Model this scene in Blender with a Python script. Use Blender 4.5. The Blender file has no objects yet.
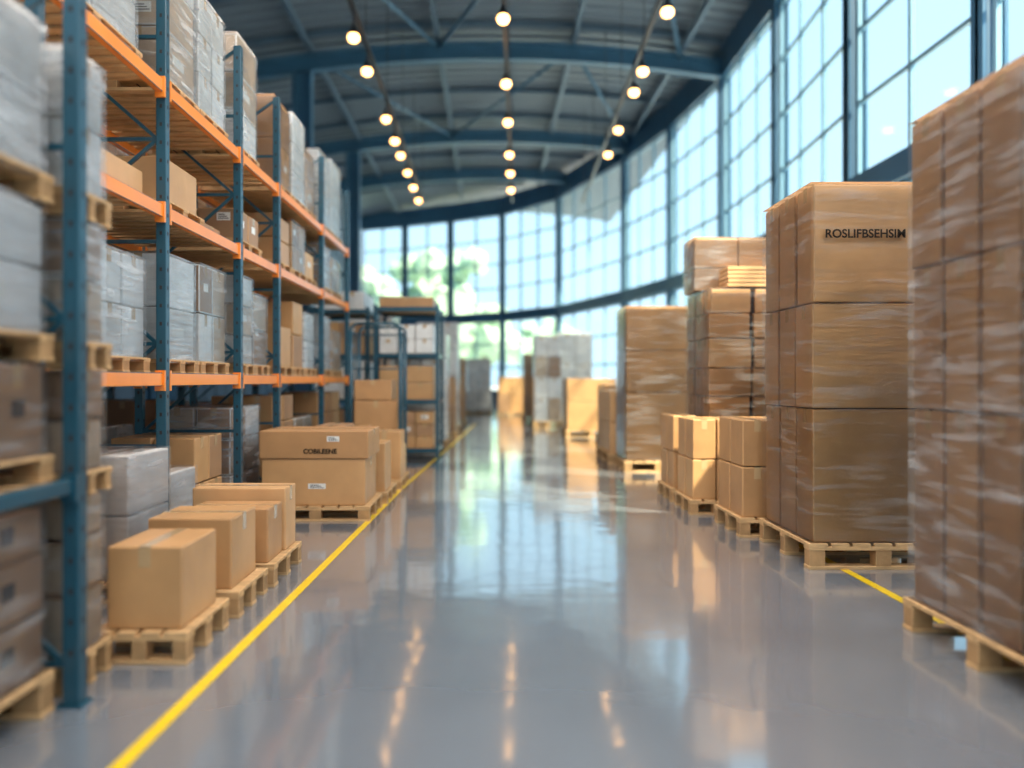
import bpy, bmesh, math, random
from mathutils import Vector, noise
random.seed(7)
S = bpy.context.scene
COL = S.collection

# ------------------------------------------------------------ materials
def mat(name, color, rough=0.5, metal=0.0, var=0.0, vscale=4.0, vstretch=(1,1,1), bump=0.0, bscale=30.0,
        coat=0.0, coat_rough=0.1, emis=None, estr=0.0, spec=0.5):
    m = bpy.data.materials.new(name); m.use_nodes = True
    nt = m.node_tree; N = nt.nodes; L = nt.links
    b = N['Principled BSDF']
    b.inputs['Base Color'].default_value = (*color, 1)
    b.inputs['Roughness'].default_value = rough
    b.inputs['Metallic'].default_value = metal
    b.inputs['Coat Weight'].default_value = coat
    b.inputs['Coat Roughness'].default_value = coat_rough
    b.inputs['Specular IOR Level'].default_value = spec
    if emis:
        b.inputs['Emission Color'].default_value = (*emis, 1)
        b.inputs['Emission Strength'].default_value = estr
    if var or bump:
        g = N.new('ShaderNodeNewGeometry')
        mp = N.new('ShaderNodeMapping'); mp.inputs['Scale'].default_value = vstretch
        L.new(g.outputs['Position'], mp.inputs['Vector'])
    if var:
        n = N.new('ShaderNodeTexNoise'); n.inputs['Scale'].default_value = vscale; n.inputs['Detail'].default_value = 5
        L.new(mp.outputs[0], n.inputs['Vector'])
        r = N.new('ShaderNodeValToRGB')
        r.color_ramp.elements[0].position = 0.3; r.color_ramp.elements[1].position = 0.7
        r.color_ramp.elements[0].color = (*[c*(1-var) for c in color], 1)
        r.color_ramp.elements[1].color = (*[min(1, c*(1+var)) for c in color], 1)
        L.new(n.outputs['Fac'], r.inputs['Fac']); L.new(r.outputs['Color'], b.inputs['Base Color'])
    if bump:
        n2 = N.new('ShaderNodeTexNoise'); n2.inputs['Scale'].default_value = bscale; n2.inputs['Detail'].default_value = 3
        L.new(mp.outputs[0], n2.inputs['Vector'])
        bp = N.new('ShaderNodeBump'); bp.inputs['Strength'].default_value = bump; bp.inputs['Distance'].default_value = 0.02
        L.new(n2.outputs['Fac'], bp.inputs['Height']); L.new(bp.outputs[0], b.inputs['Normal'])
    return m

CB = [mat('cardboard_a', (0.54,0.30,0.13), 0.42, var=0.12, vscale=2.5, bump=0.15, bscale=6),
      mat('cardboard_b', (0.46,0.245,0.105), 0.42, var=0.12, vscale=3, bump=0.15, bscale=6),
      mat('cardboard_c', (0.60,0.345,0.16), 0.42, var=0.10, vscale=3, bump=0.15, bscale=6),
      mat('cardboard_d', (0.37,0.205,0.105), 0.5, var=0.12, vscale=3, bump=0.15, bscale=6)]
WH = [mat('white_carton', (0.80,0.79,0.78), 0.45, var=0.10, vscale=4, bump=0.15, bscale=8),
      mat('grey_carton', (0.66,0.64,0.62), 0.45, var=0.15, vscale=4, bump=0.15, bscale=8),
      mat('kraft_grey_carton', (0.54,0.40,0.28), 0.5, var=0.2, vscale=4, bump=0.15, bscale=8)]
TAPE = mat('packing_tape', (0.54,0.36,0.19), 0.22, coat=0.6)
LABEL = mat('paper_label', (0.8,0.79,0.76), 0.5, var=0.05)
INK = mat('black_ink', (0.02,0.015,0.012), 0.8, spec=0.1)
WOOD = mat('pallet_pine', (0.58,0.36,0.17), 0.65, var=0.25, vscale=5, vstretch=(1,4,6), bump=0.2, bscale=12)
WOODD = mat('pallet_block_wood', (0.40,0.23,0.10), 0.7, var=0.25, vscale=6, bump=0.2)
TEAL = mat('teal_rack_paint', (0.008,0.066,0.105), 0.35, var=0.12, vscale=2, coat=0.2)
ORANGE = mat('orange_beam_paint', (0.93,0.27,0.03), 0.38, var=0.1, vscale=2, coat=0.3)
BLUE = mat('blue_structural_steel', (0.04,0.12,0.215), 0.4, var=0.12, vscale=1)
BLUEL = mat('window_mullion_paint', (0.20,0.36,0.48), 0.4, var=0.05)
DARKM = mat('roof_steel_paint', (0.075,0.125,0.19), 0.5, var=0.12, vscale=1)
YEL = mat('yellow_line_paint', (0.90,0.60,0.01), 0.35, var=0.07, vscale=12, coat=0.6, coat_rough=0.15)
WALLM = mat('wall_panel_paint', (0.12,0.17,0.23), 0.6, var=0.1, vscale=0.8)
BULB = mat('warm_lamp_glow', (1,0.8,0.5), 0.3, emis=(1,0.50,0.16), estr=8)
LAMPM = mat('lamp_housing', (0.05,0.05,0.06), 0.4, 0.5)
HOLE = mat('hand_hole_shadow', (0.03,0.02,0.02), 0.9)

def film_mat(name, lo, hi, bumps=0.4, f0=0.48, f1=0.72, ior=1.35):
    m = bpy.data.materials.new(name); m.use_nodes = True
    nt = m.node_tree; N = nt.nodes; L = nt.links
    N.remove(N['Principled BSDF']); out = N['Material Output']
    g = N.new('ShaderNodeNewGeometry')
    mp = N.new('ShaderNodeMapping'); mp.inputs['Scale'].default_value = (1.0,1.0,8.0); mp.inputs['Rotation'].default_value = (0.12,0.08,0)
    L.new(g.outputs['Position'], mp.inputs['Vector'])
    n = N.new('ShaderNodeTexNoise'); n.inputs['Scale'].default_value = 2.0; n.inputs['Detail'].default_value = 5; n.inputs['Distortion'].default_value = 0.25
    n.inputs['Roughness'].default_value = 0.55
    L.new(mp.outputs[0], n.inputs['Vector'])
    n3 = N.new('ShaderNodeTexNoise'); n3.inputs['Scale'].default_value = 1.7; n3.inputs['Detail'].default_value = 1
    L.new(g.outputs['Position'], n3.inputs['Vector'])
    r = N.new('ShaderNodeMapRange'); r.inputs['From Min'].default_value = f0; r.inputs['From Max'].default_value = f1
    r.inputs['To Min'].default_value = lo; r.inputs['To Max'].default_value = hi
    L.new(n.outputs['Fac'], r.inputs['Value'])
    mu = N.new('ShaderNodeMath'); mu.operation='MULTIPLY'; L.new(r.outputs[0], mu.inputs[0])
    r3 = N.new('ShaderNodeMapRange'); r3.inputs['From Min'].default_value=0.35; r3.inputs['From Max'].default_value=0.65
    r3.inputs['To Min'].default_value=0.35; r3.inputs['To Max'].default_value=1.0
    L.new(n3.outputs['Fac'], r3.inputs['Value']); L.new(r3.outputs[0], mu.inputs[1])
    bp = N.new('ShaderNodeBump'); bp.inputs['Strength'].default_value = bumps; bp.inputs['Distance'].default_value = 0.02
    L.new(n.outputs['Fac'], bp.inputs['Height'])
    p = N.new('ShaderNodeBsdfPrincipled'); p.inputs['Base Color'].default_value = (0.86,0.87,0.90,1)
    p.inputs['Roughness'].default_value = 0.2
    L.new(bp.outputs[0], p.inputs['Normal'])
    gl = N.new('ShaderNodeBsdfGlossy'); gl.inputs['Roughness'].default_value = 0.12
    L.new(bp.outputs[0], gl.inputs['Normal'])
    t = N.new('ShaderNodeBsdfTransparent')
    m1 = N.new('ShaderNodeMixShader'); m2 = N.new('ShaderNodeMixShader')
    fr = N.new('ShaderNodeFresnel'); fr.inputs['IOR'].default_value = ior; L.new(bp.outputs[0], fr.inputs['Normal'])
    L.new(fr.outputs[0], m1.inputs[0]); L.new(t.outputs[0], m1.inputs[1]); L.new(gl.outputs[0], m1.inputs[2])
    L.new(mu.outputs[0], m2.inputs[0]); L.new(m1.outputs[0], m2.inputs[1]); L.new(p.outputs[0], m2.inputs[2])
    L.new(m2.outputs[0], out.inputs['Surface'])
    return m
FILM = film_mat('stretch_film', 0.0, 0.17, 0.35)
FILMM = film_mat('stretch_film_doubled', 0.05, 0.32, 0.5)
FILMN = film_mat('stretch_film_multilayer', 0.06, 0.45, 0.6, ior=1.35)
FILMW = film_mat('stretch_film_milky', 0.12, 0.65, 0.8, ior=1.4)

def glass_mat():
    m = bpy.data.materials.new('window_glass'); m.use_nodes = True
    nt = m.node_tree; N = nt.nodes; L = nt.links
    N.remove(N['Principled BSDF']); out = N['Material Output']
    t = N.new('ShaderNodeBsdfTransparent'); t.inputs[0].default_value = (0.90,0.98,1.0,1)
    gl = N.new('ShaderNodeBsdfGlossy'); gl.inputs['Roughness'].default_value = 0.05
    mx = N.new('ShaderNodeMixShader'); mx.inputs[0].default_value = 0.04
    L.new(t.outputs[0], mx.inputs[1]); L.new(gl.outputs[0], mx.inputs[2]); L.new(mx.outputs[0], out.inputs['Surface'])
    return m
GLASS = glass_mat()

# ------------------------------------------------------------ mesh helpers
def box(bm, x0,x1,y0,y1,z0,z1, mi=0, bev=0.0):
    vs = [bm.verts.new(c) for c in ((x0,y0,z0),(x1,y0,z0),(x1,y1,z0),(x0,y1,z0),(x0,y0,z1),(x1,y0,z1),(x1,y1,z1),(x0,y1,z1))]
    fs = [bm.faces.new([vs[i] for i in f]) for f in ((3,2,1,0),(4,5,6,7),(0,1,5,4),(1,2,6,5),(2,3,7,6),(3,0,4,7))]
    for f in fs: f.material_index = mi
    if bev:
        es = list({e for f in fs for e in f.edges})
        bmesh.ops.bevel(bm, geom=es, offset=bev, segments=2, affect='EDGES', profile=0.5, clamp_overlap=True)
    return vs

def bar(bm, a, b, w, h=None, mi=0):
    h = h or w
    a = Vector(a); b = Vector(b); d = (b-a).normalized()
    up = Vector((0,0,1)) if abs(d.z) < 0.95 else Vector((0,1,0))
    s = d.cross(up).normalized(); u = s.cross(d).normalized()
    vs = []
    for p in (a,b):
        for i,j in ((-1,-1),(1,-1),(1,1),(-1,1)):
            vs.append(bm.verts.new(p + s*(i*w/2) + u*(j*h/2)))
    for f in ((3,2,1,0),(4,5,6,7),(0,1,5,4),(1,2,6,5),(2,3,7,6),(3,0,4,7)):
        bm.faces.new([vs[k] for k in f]).material_index = mi

def tube(bm, a, b, r, mi=0, n=10):
    a = Vector(a); b = Vector(b); d = (b-a).normalized()
    up = Vector((0,0,1)) if abs(d.z) < 0.95 else Vector((0,1,0))
    s = d.cross(up).normalized(); u = s.cross(d).normalized()
    r1 = []; r2 = []
    for i in range(n):
        t = 2*math.pi*i/n; o = s*math.cos(t)*r + u*math.sin(t)*r
        r1.append(bm.verts.new(a+o)); r2.append(bm.verts.new(b+o))
    for i in range(n):
        f = bm.faces.new((r1[i], r1[(i+1)%n], r2[(i+1)%n], r2[i])); f.material_index = mi; f.smooth = True
    bm.faces.new(r1[::-1]).material_index = mi; bm.faces.new(r2).material_index = mi

def finish(name, bm, mats, parent=None, recalc=True):
    if recalc: bmesh.ops.recalc_face_normals(bm, faces=bm.faces)
    me = bpy.data.meshes.new(name); bm.to_mesh(me); bm.free()
    for m in mats: me.materials.append(m)
    o = bpy.data.objects.new(name, me); COL.objects.link(o)
    if parent: o.parent = parent
    return o

def empty(name):
    o = bpy.data.objects.new(name, None); COL.objects.link(o); o.empty_display_size = 0.1
    return o

# ------------------------------------------------------------ goods
PMATS = [WOOD, WOODD]
def pallet_bm(bm, x0,x1,y0,y1,z0,h):
    t = h*0.13
    bw = min(0.14, (x1-x0)*0.16); lw = min(0.12, (y1-y0)*0.16)
    xs = [x0, (x0+x1)/2-bw/2, x1-bw]; ys = [y0, (y0+y1)/2-lw/2, y1-lw]
    for y in ys: box(bm, x0,x1, y,y+lw, z0,z0+t, 0, 0.003)
    for y in ys:
        for x in xs: box(bm, x+0.004,x+bw-0.004, y+0.004,y+lw-0.004, z0+t,z0+h-2*t, 1, 0.003)
    for y in ys: box(bm, x0,x1, y,y+lw, z0+h-2*t,z0+h-t, 0, 0.003)
    n = max(4, int((x1-x0)/0.16)); p = (x1-x0)/n
    for i in range(n):
        g = 0.012 if 0 < i < n-1 else 0.0
        box(bm, x0+i*p+g, x0+(i+1)*p-0.02, y0,y1, z0+h-t,z0+h, 0, 0.003)
    box(bm, x1-0.03,x1, y0,y1, z0+h-t,z0+h, 0, 0.003)

def pallet(x0,x1,y0,y1,z0=0.0,h=0.18):
    bm = bmesh.new(); pallet_bm(bm,x0,x1,y0,y1,z0,h)
    return finish('wooden_pallet', bm, PMATS)

def carton_bm(bm, x0,x1,y0,y1,z0,z1, tape=True, label=None, seam=True, mi=0, mt=1, ml=2, mk=3):
    w = x1-x0; d = y1-y0; h = z1-z0
    box(bm, x0,x1,y0,y1,z0,z1, mi, min(0.012, w*0.04, d*0.04, h*0.06))
    e = 0.0015
    if tape:
        tw = min(0.035, 0.12*min(w,d)); cy = (y0+y1)/2; cx = (x0+x1)/2
        dr = min(0.12, h*0.25)
        if w >= d:
            box(bm, x0-e,x1+e, cy-tw,cy+tw, z1-0.003,z1+e, mt)
            box(bm, x1-0.003,x1+e, cy-tw,cy+tw, z1-dr,z1, mt)
            box(bm, x0-e,x0+0.003, cy-tw,cy+tw, z1-dr,z1, mt)
        else:
            box(bm, cx-tw,cx+tw, y0-e,y1+e, z1-0.003,z1+e, mt)
            box(bm, cx-tw,cx+tw, y0-e,y0+0.003, z1-dr,z1, mt)
    if label:
        u,v,lw,lh = label
        lx = x0+u*w; lz = z0+v*h
        box(bm, lx,lx+lw, y0-0.002,y0+0.002, lz,lz+lh, ml)
        for k in range(3):
            box(bm, lx+lw*0.1,lx+lw*(0.9-0.15*k), y0-0.003,y0, lz+lh*(0.2+0.24*k),lz+lh*(0.3+0.24*k), mk)

def carton(x0,x1,y0,y1,z0,z1, m=0, name='cardboard_box', label=None, rot=0.0, tape=True, mats=None):
    bm = bmesh.new()
    cx, cy = (x0+x1)/2, (y0+y1)/2
    carton_bm(bm, x0-cx,x1-cx,y0-cy,y1-cy,0,z1-z0, tape, label)
    o = finish(name, bm, [mats or CB[m%4], TAPE, LABEL, INK])
    o.location = (cx,cy,z0+0.001); o.rotation_euler[2] = rot
    return o

def film_shell(x0,x1,y0,y1,z0,z1, parent, m, seed=0):
    bm = bmesh.new(); e = 0.006
    x0-=e; x1+=e; y0-=e; y1+=e; z1+=e
    def grid(o, u, v, nu, nv, nrm):
        g = []
        for j in range(nv+1):
            row = []
            for i in range(nu+1):
                p = Vector(o)+Vector(u)*(i/nu)+Vector(v)*(j/nv)
                edge = i in (0,nu) or j in (0,nv)
                if not edge:
                    q = Vector((p.x*2.5+seed, p.y*2.5, p.z*7))
                    p += Vector(nrm)*(0.006*(noise.noise(q)+0.6))
                row.append(bm.verts.new(p))
            g.append(row)
        for j in range(nv):
            for i in range(nu):
                bm.faces.new((g[j][i],g[j][i+1],g[j+1][i+1],g[j+1][i])).smooth = True
    W = x1-x0; D = y1-y0; H = z1-z0
    nz = max(4, int(H/0.06))
    grid((x0,y0,z0),(W,0,0),(0,0,H), 10, nz, (0,-1,0))
    grid((x1,y0,z0),(0,D,0),(0,0,H), 10, nz, (1,0,0))
    grid((x1,y1,z0),(-W,0,0),(0,0,H), 6, nz, (0,1,0))
    grid((x0,y1,z0),(0,-D,0),(0,0,H), 10, nz, (-1,0,0))
    grid((x0,y0,z1),(W,0,0),(0,D,0), 6, 6, (0,0,1))
    return finish('stretch_film', bm, [m], parent, recalc=False)

def load(x0,x1,y0,y1,zs, nx=1, ny=2, mats=None, film=None, name='wrapped_box_stack', pal=0.0, labels=False, tape=True, jitter=0.008, holes=False):
    root = empty(name)
    if pal:
        bm = bmesh.new(); pallet_bm(bm, x0-0.03,x1+0.03,y0-0.03,y1+0.03, zs[0]-pal, pal)
        finish('pallet', bm, PMATS, root)
    mats = mats or [CB[0]]
    bm = bmesh.new()
    g = 0.005
    ms = mats + [TAPE, LABEL, INK, HOLE]; k = len(mats)
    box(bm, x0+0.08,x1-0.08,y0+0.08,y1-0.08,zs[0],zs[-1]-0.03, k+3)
    for t in range(len(zs)-1):
        tj = random.uniform(0, jitter)
        for i in range(nx):
            for j in range(ny):
                jx = random.uniform(0,jitter)+tj; jy = random.uniform(0,jitter)+tj
                a0 = x0+(x1-x0)*i/nx+g+jx; a1 = x0+(x1-x0)*(i+1)/nx-g-random.uniform(0,jitter)
                b0 = y0+(y1-y0)*j/ny+g+jy; b1 = y0+(y1-y0)*(j+1)/ny-g-random.uniform(0,jitter)
                lab = None
                if labels and random.random() < 0.6:
                    lab = (random.uniform(0.1,0.5), random.uniform(0.2,0.6), min(0.16,(a1-a0)*0.35), min(0.09,(zs[t+1]-zs[t])*0.3))
                carton_bm(bm, a0,a1,b0,b1, zs[t]+0.001, zs[t+1]-0.010, tape, lab, mi=random.randrange(k), mt=k, ml=k+1, mk=k+2)
                if labels and random.random() < 0.5:
                    zz = zs[t]+(zs[t+1]-zs[t])*0.45; yy = b0+(b1-b0)*0.3
                    box(bm, a1-0.002,a1+0.002, yy,yy+(b1-b0)*0.35, zz,zz+0.08, k+1)
                if holes:
                    zz = (zs[t]+zs[t+1])/2; yy = (b0+b1)/2
                    box(bm, a1-0.002,a1+0.003, yy-0.05,yy+0.05, zz-0.03,zz+0.05, k+3)
    finish('cartons', bm, ms, root)
    if film: film_shell(x0,x1,y0,y1,zs[0]-(0.03 if pal else 0),zs[-1], root, film, random.random()*50)
    return root

def tiers(z0, z1, n): return [z0+(z1-z0)*i/n for i in range(n+1)]

# ------------------------------------------------------------ racks
def rack(xf, xb, ys, levels, ztop, name='pallet_rack', teal_beams=False):
    bm = bmesh.new()
    w = 0.042; bh = 0.07 if teal_beams else 0.11
    for y in ys:
        for x in (xf, xb):
            box(bm, x-w,x+w, y-0.04,y+0.04, 0.008,ztop, 0, 0.006)
            box(bm, x-0.065,x+0.065, y-0.06,y+0.06, 0,0.012, 0)
            z = 0.25
            while z < ztop-0.1:
                box(bm, x+w-0.001,x+w+0.001, y-0.010,y+0.010, z,z+0.03, 3)
                box(bm, x-0.010,x+0.010, y-0.0415,y-0.0395, z,z+0.03, 3)
                z += 0.15
        z = 0.2; k = 0
        lo, hi = min(xf,xb)+w, max(xf,xb)-w
        while z < ztop-0.1:
            bar(bm, (lo,y,z),(hi,y,z), 0.03, 0.03, 0)
            z2 = min(z+0.85, ztop-0.05)
            if k%2: bar(bm, (lo,y,z),(hi,y,z2), 0.028, 0.028, 0)
            else: bar(bm, (hi,y,z),(lo,y,z2), 0.028, 0.028, 0)
            z += 0.85; k += 1
    for a,b in zip(ys[:-1], ys[1:]):
        for lz in levels:
            for x in (xf, xb):
                box(bm, x-0.03,x+0.03, a+0.042,b-0.042, lz-bh,lz, 1, 0.006)
                for yy in (a+0.045, b-0.075):
                    box(bm, x-0.036,x+0.045, yy,yy+0.03, lz-bh-0.04,lz+0.02, 1)
            lo, hi = min(xf,xb)+0.03, max(xf,xb)-0.03
            n = max(3, int((b-a)/0.18))
            for i in range(n):
                yy = a+0.08+(b-a-0.16)*(i+0.5)/n
                box(bm, lo,hi, yy-0.05,yy+0.05, lz-0.03,lz-0.004, 2)
    return finish(name, bm, [TEAL, TEAL if teal_beams else ORANGE, WOOD, HOLE])

XF, XB = -2.72, -3.78
YS = [4.78, 6.65, 8.64, 10.2, 12.9, 15.2]
LV = [1.66, 3.05, 4.08]
rack(XF, XB, YS, LV, 5.2)
rack(-4.55, -5.6, [4.0, 6.6, 9.2, 11.8, 14.6], LV, 5.2)

X0g, X1g = -3.70, -2.80
def g_load(y0,y1,z,h,n=2,ny=2,nx=2,mats=None,film=FILMW,xa=X0g,xb=X1g,pal=0.12,labels=True):
    load(xa,xb,y0,y1,tiers(z+pal,z+pal+h,n),nx,ny,mats or WH[:2],film,'wrapped_pallet_load',pal,labels)
WG = [WH[0],WH[1]]; WK = [WH[0],WH[2],CB[3]]; BR=[CB[0],CB[1],CB[3]]
# level 1
z=LV[0]
g_load(5.70,6.50,z,0.80,2,2,mats=WG)
g_load(6.85,7.60,z,0.92,2,1,mats=WG)
g_load(7.72,8.48,z,0.95,2,2,mats=WK,film=FILMM)
g_load(8.82,9.45,z,1.0,3,1,mats=[WH[2],WH[1]])
g_load(9.50,10.05,z,0.85,2,1,mats=WK)
g_load(10.45,11.3,z,0.55,1,1,mats=[CB[0]],film=None)
g_load(11.4,12.0,z,0.95,2,1,mats=BR,film=None)
g_load(12.1,12.75,z,0.85,2,1,mats=WG)
g_load(13.1,14.0,z,0.9,2,1,mats=WG)
g_load(14.15,15.0,z,0.7,1,1,mats=BR)
# level 2
z=LV[1]
carton(-3.35,-2.82,5.65,6.5,z,z+0.24,2)
carton(-3.6,-2.84,6.95,7.75,z+0.12,z+0.50,0); pallet(-3.65,-2.80,6.9,7.85,z,0.12)
carton(-3.6,-2.85,7.95,8.45,z,z+0.12,3)
g_load(8.85,9.7,z,0.35,1,2,mats=BR,film=None)
g_load(10.4,11.2,z,0.62,2,1,mats=[CB[1]],film=None)
g_load(11.3,12.1,z,0.7,2,2,mats=BR,film=FILM)
g_load(12.15,12.75,z,0.4,1,1,mats=[CB[2]],film=None)
g_load(13.2,14.0,z,0.7,2,1,mats=WK)
g_load(14.1,15.0,z,0.6,2,1,mats=BR)
# level 3
z=LV[2]
g_load(4.95,6.35,z,1.5,4,2,mats=WG,pal=0.12)
g_load(6.85,7.6,z,1.35,3,1,mats=[WH[0],WH[2]])
g_load(7.7,8.45,z,1.15,3,2,mats=[WH[0],WH[1]])
g_load(8.85,9.6,z,1.25,3,1,mats=WK)
g_load(10.35,11.2,z,1.1,2,2,mats=[CB[1],CB[3]],film=FILM)
g_load(11.35,12.1,z,1.2,3,1,mats=WG)
g_load(12.15,12.75,z,0.9,2,1,mats=BR)
g_load(13.1,14.0,z,1.2,2,2,mats=WG)
g_load(14.1,15.0,z,1.3,3,1,mats=WG)
# second row goods
for lz in [0.0]+LV:
    for (a,b) in ((4.1,5.2),(5.35,6.45),(6.8,7.8),(7.95,9.0),(9.4,10.4),(10.5,11.6),(12.0,13.1),(13.3,14.4)):
        if lz==LV[1] and random.random()<0.35: continue
        h = random.uniform(0.6,0.98) if lz<4 else random.uniform(0.6,1.2)
        if lz==0: h += 0.3
        if lz==LV[1]: h = min(h,0.72)
        mm = random.choice([WG,WK,BR,BR])
        g_load(a,b,lz,h,random.choice([2,3]),2,mats=mm,film=random.choice([FILMW,None]) if mm is BR else FILMW,xa=-5.5,xb=-4.62,labels=False)
# floor level in the rack
load(-3.65,-2.78,4.95,5.6,[0.15,0.62,1.08],1,1,[CB[2]],None,'cardboard_box_stack',0.15)
load(-3.6,-2.6,5.75,6.5,[0.15,0.62,1.06],2,1,[WH[0]],FILMW,'wrapped_box_stack',0.15,True)
load(-3.6,-2.75,6.85,7.5,[0.15,0.8],2,1,[WH[0]],FILMW,'wrapped_box_stack',0.15,True)
load(-3.65,-2.82,7.65,8.45,[0.15,0.6,1.05],2,2,BR,None,'cardboard_box_stack',0.15)
load(-3.65,-2.85,8.8,9.9,[0.15,0.55,0.95,1.3],2,2,WK,FILMW,'wrapped_box_stack',0.15)
load(-3.65,-2.82,10.4,11.5,[0.15,0.6,1.05,1.4],2,2,BR,None,'cardboard_box_stack',0.15)
load(-3.65,-2.82,11.6,12.7,[0.15,0.6,1.05],2,2,WK,FILM,'wrapped_box_stack',0.15)
load(-3.65,-2.82,13.1,15.0,[0.15,0.6,1.05,1.4],2,3,BR,None,'cardboard_box_stack',0.15)

# near rack on the left (teal beams) with stacked pallet loads
rack(-2.05, -3.15, [2.0, 3.95], [1.12], 4.7, teal_beams=True)
def near_load(y0,y1,xr_):
    load(-3.05,xr_,y0,y1,[0.20,0.5,0.78,1.0],2,3,[CB[3],CB[1]],FILMN,'wrapped_pallet_load',0.20,False,holes=True)
    load(-3.05,xr_,y0,y1,[1.24,1.68],2,4,[CB[3],CB[1]],FILMM,'wrapped_pallet_load',0.12,False,holes=True)
    load(-3.05,xr_,y0,y1,[1.82,2.14,2.44],2,2,WK,FILMW,'wrapped_pallet_load',0.13,True)
    load(-3.05,xr_,y0,y1,[2.58,2.95,3.30],2,2,WG,FILMW,'wrapped_pallet_load',0.13,True)
near_load(2.1,3.85,-2.14)
load(-3.0,-2.13,4.06,4.42,[0.18,0.5,0.78,1.0],1,1,[CB[3],WH[2]],FILMN,'wrapped_pallet_load',0.18)
load(-3.0,-2.13,4.06,4.42,[1.12,1.4,1.66],1,1,[CB[3],WH[2]],FILMM,'wrapped_pallet_load',0.12)
load(-3.0,-2.13,4.06,4.42,[1.80,2.14,2.44],1,1,WK,FILMW,'wrapped_pallet_load',0.14)
load(-3.0,-2.13,4.06,4.42,[2.58,2.95,3.30],1,1,WG,FILMW,'wrapped_pallet_load',0.14)

# ------------------------------------------------------------ left floor boxes on pallets
def text_on(parent, s, x, y, z, size):
    c = bpy.data.curves.new('print', 'FONT'); c.body = s; c.size = size; c.extrude = 0.0008; c.offset = 0.0025
    o = bpy.data.objects.new('printed_lettering', c); COL.objects.link(o)
    o.location = Vector((x,y,z))-parent.location; o.rotation_euler = (math.pi/2,0,0); c.materials.append(INK); o.parent = parent
pallet(-2.25,-1.70,4.49,5.22)
carton(-2.18,-1.75,4.55,5.12,0.18,0.65,0)
pallet(-2.35,-1.68,5.36,6.06)
carton(-2.32,-1.75,5.42,5.98,0.18,0.66,0)
pallet(-2.5,-1.66,6.16,7.06)
carton(-2.35,-1.72,6.2,6.62,0.18,0.60,1)
carton(-2.48,-1.70,6.66,7.0,0.18,0.70,2)
pallet(-2.60,-1.36,9.04,10.1,0,0.17)
carton(-2.60,-1.42,9.1,9.98,0.17,0.70,0,label=(0.45,0.36,0.20,0.06))
lidbox = carton(-2.62,-1.38,9.08,10.0,0.705,1.02,1,label=(0.62,0.62,0.14,0.06))
text_on(lidbox,'COBILEENE',-2.12,9.076,0.765,0.075)
pallet(-2.3,-1.32,10.3,11.3,0,0.15)
carton(-1.85,-1.36,10.35,11.0,0.15,0.78,0)
carton(-2.28,-1.9,10.35,11.2,0.15,1.0,3)
pallet(-2.3,-1.28,11.6,12.7,0,0.15)
carton(-1.78,-1.3,11.65,12.2,0.15,0.85,0)
carton(-2.25,-1.85,11.65,12.5,0.15,0.9,1)
carton(-1.7,-1.32,12.22,12.6,0.15,0.6,2)

def roll_cage(x0,x1,y0,y1,h):
    root = empty('roll_cage_trolley')
    bm = bmesh.new(); r = 0.025
    for y in (y0,y1):
        tube(bm,(x0,y,0.02),(x0,y,h-0.12),r); tube(bm,(x1,y,0.02),(x1,y,h-0.12),r)
        pts = []
        for k in range(7):
            t = math.pi - k*math.pi/12
            pts.append((x0+0.12+0.12*math.cos(t), y, h-0.12+0.12*math.sin(t)))
        for k in range(7):
            t = math.pi/2 - k*math.pi/12
            pts.append((x1-0.12+0.12*math.cos(t), y, h-0.12+0.12*math.sin(t)))
        for p,q in zip(pts[:-1],pts[1:]): tube(bm,p,q,r)
    for zz in (0.22,1.1,1.8,h-0.14):
        for x in (x0,x1): tube(bm,(x,y0,zz),(x,y1,zz),0.015)
        tube(bm,(x0,y1,zz),(x1,y1,zz),0.015)
    for k in range(1,6):
        yy = y0+(y1-y0)*k/6
        for x in (x0,x1): tube(bm,(x,yy,0.22),(x,yy,h-0.14),0.007,n=6)
    box(bm,x0,x1,y0,y1,0.17,0.22,0,0.005)
    finish('frame', bm, [TEAL], root)
    bm = bmesh.new()
    a=0.05
    mid=(x0+x1)/2
    carton_bm(bm,x0+a,mid-0.01,y0+a,y1-a,0.22,0.75); carton_bm(bm,mid+0.01,x1-a,y0+a,y1-a,0.22,0.7)
    carton_bm(bm,x0+a,x1-a,y0+a,y1-a,0.76,1.25); carton_bm(bm,x0+a,x1-a-0.1,y0+a,y1-a,1.26,1.6)
    finish('cartons', bm, [CB[1],TAPE,LABEL,INK], root)
roll_cage(-2.35,-1.52,13.5,14.4,2.55)

def shelf_unit(x0,x1,y0,y1,levels,h,fill):
    root = empty('storage_shelf')
    bm = bmesh.new()
    for x in (x0,x1):
        for y in (y0,y1): box(bm,x-0.035,x+0.035,y-0.035,y+0.035,0,h,0,0.005)
    for lz in levels:
        for y in (y0,y1): box(bm,x0+0.036,x1-0.036,y-0.025,y+0.025,lz-0.09,lz-0.001,0)
        for x in (x0,x1): box(bm,x-0.025,x+0.025,y0+0.036,y1-0.036,lz-0.09,lz-0.001,0)
        box(bm,x0+0.04,x1-0.04,y0+0.03,y1-0.03,lz-0.03,lz,1)
    finish('frame', bm, [TEAL, WOOD], root)
    for (z0,z1,n,nx,mm,fl) in fill:
        bm = bmesh.new()
        k = len(mm)
        for t in range(n):
            for i in range(nx):
                a = x0+0.07+(x1-x0-0.14)*i/nx; b = x0+0.07+(x1-x0-0.14)*(i+1)/nx-0.02
                carton_bm(bm,a,b,y0+0.06+random.uniform(0,0.05),y1-0.06,z0+(z1-z0)*t/n,z0+(z1-z0)*(t+1)/n-0.01,True,
                          (0.3,0.4,0.15,0.08) if random.random()<0.4 else None, mi=random.randrange(k),mt=k,ml=k+1,mk=k+2)
        finish('cartons', bm, mm+[TAPE,LABEL,INK], root)
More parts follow.
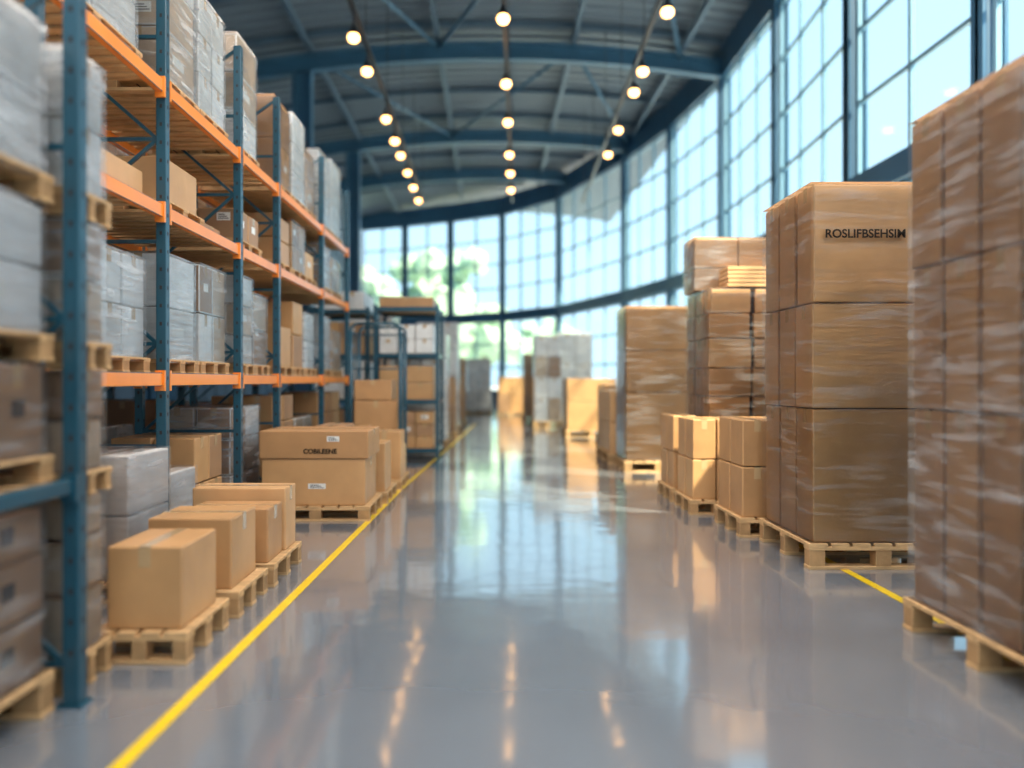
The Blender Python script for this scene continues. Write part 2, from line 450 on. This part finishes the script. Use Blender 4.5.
shelf_unit(-2.35,-1.08,16.4,17.9,[0.2,1.2,2.15,3.1],3.15,[(0.2,0.95,3,3,BR,0),(1.2,1.9,2,2,BR,0),(2.15,2.75,2,3,WG,0),(3.1,3.32,1,1,[CB[1]],0)])
shelf_unit(-3.8,-2.6,17.0,18.6,[0.2,1.2,2.15,3.1],3.15,[(0.2,1.0,2,2,BR,0),(1.2,2.0,2,2,WG,0),(2.15,2.85,2,2,BR,0),(3.1,3.5,1,2,WG,0)])
load(-2.3,-1.05,19.3,20.6,[0.15,0.8,1.5,2.1,2.7],2,2,WG,FILMW,'wrapped_box_stack',0.15)
load(-2.2,-0.95,22.0,23.3,[0.15,0.9,1.7],2,2,BR,FILM,'wrapped_box_stack',0.15)
load(-2.3,-1.0,25.0,26.5,[0.15,0.9,1.8,2.6,3.4],2,2,WG,FILMW,'wrapped_box_stack',0.15)
load(-3.9,-2.7,22.0,24.0,[0.15,1.2,2.2,3.6],2,2,WK,FILMW,'wrapped_box_stack',0.15)
load(-2.1,-0.9,29.0,30.5,[0.15,0.9,1.8,2.4],2,2,BR,FILM,'wrapped_box_stack',0.15)
load(-1.1,0.05,38.0,39.4,[0.15,1.0,1.9,2.6],2,2,WG,FILMW,'wrapped_box_stack',0.15)
load(0.35,1.5,36.0,37.2,[0.15,1.0,1.75],2,1,BR,None,'cardboard_box_stack',0.15)
load(-3.6,-1.8,34.0,36.0,[0.15,1.2,2.2,3.0],2,2,WK,FILMW,'wrapped_box_stack',0.15)

# ------------------------------------------------------------ right stacks
load(2.70,3.95,3.72,5.15,[0.2,1.42,2.31,3.24],2,4,[CB[1],CB[0]],FILMN,'wrapped_box_stack',0.2,jitter=0.014)
big = load(2.72,3.92,6.77,7.97,[0.22,1.36,2.26,3.27],1,3,[CB[0],CB[2]],FILM,'wrapped_box_stack',0.22,jitter=0.014)
text_on(big,'ROSLIFBSEHSIM',2.82,6.735,2.80,0.10)
load(2.56,3.22,8.14,9.0,[0.2,0.72,1.2],2,2,[CB[0],CB[1]],None,'cardboard_box_stack',0.2)
load(2.40,2.98,9.5,10.28,[0.18,0.66,1.14],2,2,[CB[0],CB[1]],None,'cardboard_box_stack',0.18)
load(2.40,2.72,10.5,11.3,[0.18,0.66,1.14],1,2,[CB[0],CB[1]],None,'cardboard_box_stack',0.18)
load(3.4,4.2,8.2,9.6,[0.2,1.0,1.7],2,2,[CB[0],CB[1]],FILM,'wrapped_box_stack',0.2)
R4 = load(2.84,4.0,10.42,11.6,[0.2,0.8,1.39,1.76,2.15,2.48,2.80],2,3,[CB[1],CB[0]],FILM,'wrapped_box_stack',0.2,jitter=0.025)
load(2.80,4.0,10.95,11.6,[2.825,3.14,3.55],2,2,[CB[0]],FILMM,'wrapped_box_bundle',0)
load(3.1,3.95,10.46,10.9,tiers(2.825,3.10,5),1,1,[CB[2]],None,'flat_carton_bundle',0,tape=False)
load(2.36,3.5,13.9,15.0,[0.2,1.39,2.12,2.88],1,2,[CB[0],CB[2]],FILM,'wrapped_box_stack',0.2,jitter=0.014)
load(2.28,3.1,15.3,17.0,[0.2,0.8,1.4],2,2,[CB[0],CB[2]],None,'cardboard_box_stack',0.2)
load(3.7,4.9,13.6,15.0,[0.2,1.2,2.2],2,2,[CB[1],CB[2]],FILM,'wrapped_box_stack',0.2)
load(2.15,3.55,22.4,23.8,[0.2,1.0,1.65],1,1,[CB[0],CB[2]],None,'cardboard_box_stack',0.2)
load(1.5,2.4,27.0,28.2,[0.2,1.0,1.7,2.4,3.1],2,2,WK,FILMM,'wrapped_box_stack',0.2)
load(2.5,3.7,29.0,30.4,[0.2,1.2,2.2,3.3],2,2,WG,FILMM,'wrapped_box_stack',0.2)
load(1.3,2.3,31.0,32.2,[0.2,1.0,1.9,2.6],2,2,BR,FILM,'wrapped_box_stack',0.2)
load(2.7,3.9,19.0,20.2,[0.2,0.9,1.5],2,2,BR,FILM,'wrapped_box_stack',0.2)

# ------------------------------------------------------------ floor
PL = [(7.8,-8),(7.8,-2),(7.8,3.5),(7.8,8),(7.8,12.5),(7.8,17.1),(8.15,22.5),(8.2,28.0),(7.6,33.5),(6.5,38.5),(4.0,46.5),(0.8,50.8),(-2.6,53),(-5.8,54.6),(-9.0,56)]
m = bpy.data.materials.new('polished_epoxy_floor'); m.use_nodes = True
nt = m.node_tree; N = nt.nodes; L = nt.links; b = N['Principled BSDF']
g = N.new('ShaderNodeNewGeometry')
n1 = N.new('ShaderNodeTexNoise'); n1.inputs['Scale'].default_value = 0.5; n1.inputs['Detail'].default_value = 6
L.new(g.outputs['Position'], n1.inputs['Vector'])
r1 = N.new('ShaderNodeValToRGB'); r1.color_ramp.elements[0].position=0.3; r1.color_ramp.elements[1].position=0.7
r1.color_ramp.elements[0].color=(0.16,0.182,0.215,1); r1.color_ramp.elements[1].color=(0.20,0.225,0.262,1)
L.new(n1.outputs['Fac'], r1.inputs['Fac']); L.new(r1.outputs['Color'], b.inputs['Base Color'])
mr = N.new('ShaderNodeMapRange'); mr.inputs['To Min'].default_value=0.15; mr.inputs['To Max'].default_value=0.24
L.new(n1.outputs['Fac'], mr.inputs['Value']); L.new(mr.outputs[0], b.inputs['Roughness'])
b.inputs['IOR'].default_value = 1.7
b.inputs['Coat Weight'].default_value = 1.0; b.inputs['Coat Roughness'].default_value = 0.08; b.inputs['Coat IOR'].default_value = 2.1
n2 = N.new('ShaderNodeTexNoise'); n2.inputs['Scale'].default_value = 1.6; n2.inputs['Detail'].default_value = 2
L.new(g.outputs['Position'], n2.inputs['Vector'])
bp = N.new('ShaderNodeBump'); bp.inputs['Strength'].default_value=0.2; bp.inputs['Distance'].default_value=0.02
L.new(n2.outputs['Fac'], bp.inputs['Height']); L.new(bp.outputs[0], b.inputs['Normal']); L.new(bp.outputs[0], b.inputs['Coat Normal'])
bm = bmesh.new()
top = [bm.verts.new((x,y,0)) for x,y in PL+[(-9.0,-8)]]
f = bm.faces.new(top)
ex = bmesh.ops.extrude_face_region(bm, geom=[f])
for v in ex['geom']:
    if isinstance(v, bmesh.types.BMVert): v.co.z = -0.15
finish('floor', bm, [m])

def stripe(pts, w):
    bm = bmesh.new(); rows=[]
    for (x,y) in pts: rows.append((bm.verts.new((x-w/2,y,0.002)), bm.verts.new((x+w/2,y,0.002))))
    for a,c in zip(rows[:-1],rows[1:]): bm.faces.new((a[0],a[1],c[1],c[0]))
    return finish('floor_marking_line', bm, [YEL], recalc=False)
stripe([(-1.60,0.5),(-1.535,3.3),(-1.46,5.8),(-1.31,11.6),(-1.10,16.2),(-0.75,24),(-0.5,30)], 0.07)
stripe([(2.99,0.5),(2.99,30)], 0.075)

bm = bmesh.new(); box(bm,-120,120,-60,200,-0.4,-0.2,0)
finish('ground', bm, [mat('pale_concrete_yard',(0.62,0.64,0.62),0.8,var=0.1,vscale=0.2)])

# ------------------------------------------------------------ walls/windows
def seg_box(bm, p, q, s0, s1, half, z0, z1, mi=0):
    p = Vector((p[0],p[1],0)); q = Vector((q[0],q[1],0)); d = (q-p); d.normalize(); nrm = Vector((-d.y,d.x,0))
    a = p+d*s0; c = p+d*s1
    pts = [a-nrm*half, c-nrm*half, c+nrm*half, a+nrm*half]
    lo = [bm.verts.new((v.x,v.y,z0)) for v in pts]; hi = [bm.verts.new((v.x,v.y,z1)) for v in pts]
    for f in ((lo[3],lo[2],lo[1],lo[0]),tuple(hi),(lo[0],lo[1],hi[1],hi[0]),(lo[1],lo[2],hi[2],hi[1]),(lo[2],lo[3],hi[3],hi[2]),(lo[3],lo[0],hi[0],hi[3])):
        bm.faces.new(f).material_index = mi
Z_SILL, Z_B0, Z_B1, Z_T, Z_R = 0.9, 5.35, 5.85, 12.1, 13.2
wn = [0]
def facade(pts, wname, solid=0):
    bm = bmesh.new()
    for i,(p,q) in enumerate(zip(pts[:-1],pts[1:])):
        Ls = (Vector(q)-Vector(p)).length
        if i < solid:
            seg_box(bm,p,q,0,Ls,0.12,0,Z_R,0); continue
        seg_box(bm,p,q,0,Ls,0.12,0,Z_SILL,0)
        seg_box(bm,p,q,0,Ls,0.2,Z_B0,Z_B1,1)
        seg_box(bm,p,q,0,Ls,0.2,Z_T,Z_R,1)
    finish(wname, bm, [WALLM, BLUE])
    for i,(p,q) in enumerate(zip(pts[:-1],pts[1:])):
        if i < solid: continue
        Ls = (Vector(q)-Vector(p)).length
        wn[0]+=1
        root = empty('window_%d'%wn[0])
        bm = bmesh.new(); bg = bmesh.new()
        n = max(2, round(Ls/1.9))
        for (z0,z1,nz) in ((Z_SILL,Z_B0,3),(Z_B1,Z_T,4)):
            for i in range(n+1):
                c = 0.2+(Ls-0.4)*i/n; hw = 0.045
                seg_box(bm,p,q,c-hw,c+hw,0.045,z0,z1)
            for j in range(nz+1):
                c = z0+0.04+(z1-z0-0.08)*j/nz
                seg_box(bm,p,q,0.2,Ls-0.2,0.04,c-0.04,c+0.04)
            seg_box(bg,p,q,0.2,Ls-0.2,0.006,z0+0.03,z1-0.03)
        finish('mullions', bm, [BLUEL], root)
        finish('glass_pane', bg, [GLASS], root)
facade(PL[:8], 'wall_right', 2)  # first spans, out of view, closed to block sun from the near floor
facade(PL[7:], 'wall_far')
facade([(-9,-8),(7.8,-8)], 'wall_front')  # unseen wall behind the camera, glazed to let sky light onto box fronts
bm = bmesh.new(); box(bm,-9.25,-9.0,-8,56.2,0,13.2,0)
for i in range(64): box(bm,-9.0,-8.96,-7.8+i,-7.4+i,0,13.0,0)
finish('wall_left', bm, [WALLM])
for (x,y) in PL[1:-1]:
    bm = bmesh.new()
    box(bm,x-0.2,x+0.2,y-0.04,y+0.04,0.0,13.1,0); box(bm,x-0.2,x-0.14,y-0.16,y+0.16,0,13.1,0); box(bm,x+0.14,x+0.2,y-0.16,y+0.16,0,13.1,0)
    box(bm,x-0.28,x+0.28,y-0.25,y+0.25,0,0.04,0)
    finish('steel_column', bm, [BLUE])

# ------------------------------------------------------------ roof
def zc(x): return 13.75 - 0.010*x*x
mc = bpy.data.materials.new('corrugated_roof_deck'); mc.use_nodes=True
nt = mc.node_tree; N = nt.nodes; L = nt.links; b = N['Principled BSDF']
b.inputs['Roughness'].default_value=0.45
g = N.new('ShaderNodeNewGeometry'); n1=N.new('ShaderNodeTexNoise'); n1.inputs['Scale'].default_value=0.3
L.new(g.outputs['Position'],n1.inputs['Vector'])
r1=N.new('ShaderNodeValToRGB'); r1.color_ramp.elements[0].color=(0.105,0.14,0.19,1); r1.color_ramp.elements[1].color=(0.14,0.178,0.235,1)
L.new(n1.outputs['Fac'],r1.inputs['Fac']); L.new(r1.outputs['Color'],b.inputs['Base Color'])
bm = bmesh.new()
xs=[-9.3+i*(18.0/18) for i in range(19)]
y=-8.2
prof=[]
while y<58:
    prof += [(y,0),(y+0.28,0),(y+0.34,0.09),(y+0.56,0.09)]; y+=0.62
rows=[]
for (yy,dz) in prof:
    rows.append([bm.verts.new((x,yy,zc(x)+dz)) for x in xs])
for a,c in zip(rows[:-1],rows[1:]):
    for i in range(len(xs)-1): bm.faces.new((a[i],a[i+1],c[i+1],c[i]))
finish('ceiling', bm, [mc], recalc=False)

def polybar(bm, pts, w, h, mi=0):
    for p,q in zip(pts[:-1],pts[1:]): bar(bm,p,q,w,h,mi)
def xr(y):
    for (a,c) in zip(PL[:-1],PL[1:]):
        if a[1]<=y<=c[1]: return a[0]+(c[0]-a[0])*(y-a[1])/(c[1]-a[1])
    return 7.8
for yb,off in ((5.0,0.6),(16.0,0.6),(27.8,0.75),(38.0,0.6),(45.0,0.6)):
    bm = bmesh.new(); x1 = xr(yb)-0.2
    pts=[]
    for i in range(15):
        x=-8.9+(x1+8.9)*i/14; pts.append((x,yb,zc(x)-off))
    polybar(bm,[(p[0],p[1],p[2]-0.26) for p in pts],0.36,0.08); polybar(bm,[(p[0],p[1],p[2]+0.26) for p in pts],0.36,0.08)
    polybar(bm,pts,0.07,0.52)
    finish('roof_girder', bm, [BLUE])
    if yb>6 and yb<40:
        bm = bmesh.new(); x=-6.5
        zt = zc(x)-off-0.31
        box(bm,x-0.3,x+0.3,yb-0.06,yb+0.06,0,zt,0); box(bm,x-0.32,x-0.25,yb-0.25,yb+0.25,0,zt,0); box(bm,x+0.25,x+0.32,yb-0.25,yb+0.25,0,zt,0)
        finish('steel_column', bm, [BLUE])
bm = bmesh.new()
for (x) in (-6.2,-1.8,2.9,6.6):
    ye = 55 if x<-5 else (52 if x<0 else (48 if x<4 else 37))
    polybar(bm,[(x,-7.8,zc(x)-0.32),(x,ye,zc(x)-0.32)],0.16,0.22)
for y in [ -4+i*3.1 for i in range(18)]:
    x1 = xr(y)-0.3; pts=[]
    for i in range(11):
        x=-8.9+(x1+8.9)*i/10; pts.append((x,y,zc(x)-0.12))
    polybar(bm,pts,0.09,0.18)
finish('roof_purlin_frame', bm, [DARKM])
bm = bmesh.new()
for (ya,yb) in ((16,27.8),(27.8,38)):
    for (xa,xb) in ((-6.2,-1.8),(2.9,6.6),(2.9,-1.8)):
        tube(bm,(xa,ya,zc(xa)-0.55),(xb,yb,zc(xb)-0.55),0.07)
finish('roof_cross_brace', bm, [BLUE])

# ------------------------------------------------------------ pendant lamps on tracks
def lamp(x,y,z,zt):
    root = empty('pendant_lamp')
    bm = bmesh.new()
    prof = [(0.03,0.28),(0.05,0.26),(0.07,0.18),(0.11,0.14),(0.125,0.06)]
    n=18; rings=[]
    for (r,h) in prof: rings.append([bm.verts.new((x+r*math.cos(2*math.pi*i/n),y+r*math.sin(2*math.pi*i/n),z+h)) for i in range(n)])
    for a,c in zip(rings[:-1],rings[1:]):
        for i in range(n):
            f=bm.faces.new((a[i],a[(i+1)%n],c[(i+1)%n],c[i])); f.smooth=True
    tube(bm,(x,y,z+0.26),(x,y,zt),0.02)
    finish('shade', bm, [LAMPM], root)
    bm = bmesh.new(); bmesh.ops.create_uvsphere(bm,u_segments=16,v_segments=10,radius=0.13)
    for v in bm.verts: v.co = Vector((v.co.x+x, v.co.y+y, v.co.z*0.85+z))
    for f in bm.faces: f.smooth=True
    finish('bulb', bm, [BULB], root)
def rowx(i,y):
    if i==0: return -2.95
    if i==1: return 0.27+(y-16.4)*0.037
    return 3.58+(y-16.4)*0.03
rowsL = [[10,13.7,17.3,19.2,22.7,24.8,26.4,28.6,30.8,33.0],
         [10,13.2,16.4,20.0,23.0,26.3,28.7,31.2],
         [10,13,16.1,19.2,20.6,23.7,26.3]]
for i,ysl in enumerate(rowsL):
    bm = bmesh.new(); bar(bm,(rowx(i,6),6,9.61),(rowx(i,36),36,9.61),0.10,0.10)
    for y in range(7,37,4):
        x=rowx(i,y); tube(bm,(x,y,9.6),(x,y,zc(x)-0.1),0.012,n=6)
    finish('lighting_track', bm, [LAMPM])
    for y in ysl: lamp(rowx(i,y),y,9.0,9.555)

def fill_panel(x,y,z,sx,sy,power,col=(1,0.92,0.83)):  # added fill light, unseen overhead, to brighten the box fronts
    root = empty('added_fill_panel')
    bm = bmesh.new(); box(bm,x-sx/2-0.05,x+sx/2+0.05,y-sy/2-0.05,y+sy/2+0.05,z+0.02,z+0.1,0,0.01)
    for dx in (-sx/2,sx/2): tube(bm,(x+dx,y,z+0.1),(x+dx,y,zc(x+dx)),0.012,n=6)
    finish('housing', bm, [LAMPM], root)
    l = bpy.data.lights.new('fill_emitter','AREA'); l.shape='RECTANGLE'; l.size=sx; l.size_y=sy; l.energy=power; l.color=col
    o = bpy.data.objects.new('emitter',l); COL.objects.link(o); o.location=(x,y,z); o.parent=root
for y in (-5,0,5,10):
    for x in (-5.5,-1.4,1.8,5.8): fill_panel(x,y,8.6,2.4,1.2,165)

# ------------------------------------------------------------ trees outside
LEAF = mat('haze_paled_foliage',(0.38,0.52,0.38),0.7,var=0.14,vscale=1.5)  # outdoor haze is put into the leaf colour as a paler green
BARK = mat('tree_bark',(0.45,0.42,0.38),0.9,var=0.3)
def tree(x,y,h,r):
    bm = bmesh.new()
    tube(bm,(x,y,-0.2),(x+0.2,y,h*0.6),0.22,1)
    for a in range(4): tube(bm,(x+0.1,y,h*0.4),(x+math.cos(a*1.6)*r*0.6,y+math.sin(a*1.6)*r*0.6,h*0.7),0.09,1,6)
    for k in range(26):
        t = random.random()*6.28; rr = r*random.uniform(0.1,0.9); zz = h*random.uniform(0.5,1.0)
        s = bmesh.ops.create_icosphere(bm,subdivisions=2,radius=r*random.uniform(0.25,0.42))
        c = Vector((x+rr*math.cos(t),y+rr*math.sin(t),zz))
        for v in s['verts']:
            v.co = c + v.co*(1+0.5*noise.noise(v.co*2.2+c))
    finish('tree', bm, [LEAF,BARK])
for (x,y,h,r) in ((-9,66,10,3.5),(-5,70,12,4),(-13,68,9,3.5),(-1,78,8,4),(6,82,7,3.5)):
    tree(x,y,h,r)

# ------------------------------------------------------------ world, sun
w = bpy.data.worlds.new('World'); S.world = w; w.use_nodes = True
nt = w.node_tree; N = nt.nodes; L = nt.links; bg = N['Background']
tc = N.new('ShaderNodeTexCoord'); sp = N.new('ShaderNodeSeparateXYZ'); L.new(tc.outputs['Generated'], sp.inputs[0])
r = N.new('ShaderNodeValToRGB'); L.new(sp.outputs['Z'], r.inputs['Fac'])
e = r.color_ramp.elements
e[0].position=0.0; e[0].color=(0.66,0.85,0.98,1); e[1].position=0.6; e[1].color=(0.50,0.76,1.0,1)
L.new(r.outputs['Color'], bg.inputs['Color']); bg.inputs['Strength'].default_value = 1.5
sl = bpy.data.lights.new('sun','SUN'); sl.energy=17.0; sl.color=(1,0.80,0.56); sl.angle=math.radians(1.8)
so = bpy.data.objects.new('sun',sl); COL.objects.link(so)
so.rotation_euler = Vector((-1,0.78,-1.38)).to_track_quat('-Z','Y').to_euler(); so.location=(30,-10,30)

# ------------------------------------------------------------ camera
cam = bpy.data.cameras.new('camera'); co = bpy.data.objects.new('camera',cam); COL.objects.link(co)
cam.sensor_width=36; cam.lens=800/1024*36
co.location=(0,0,1.6); co.rotation_euler=(math.pi/2,0,0)
cam.shift_x=22/1024; cam.shift_y=-4/1024
cam.dof.use_dof=True; cam.dof.focus_distance=7.2; cam.dof.aperture_fstop=0.4
cam.clip_end=500
S.camera=co
S.view_settings.view_transform='Standard'
S.view_settings.exposure=0.17
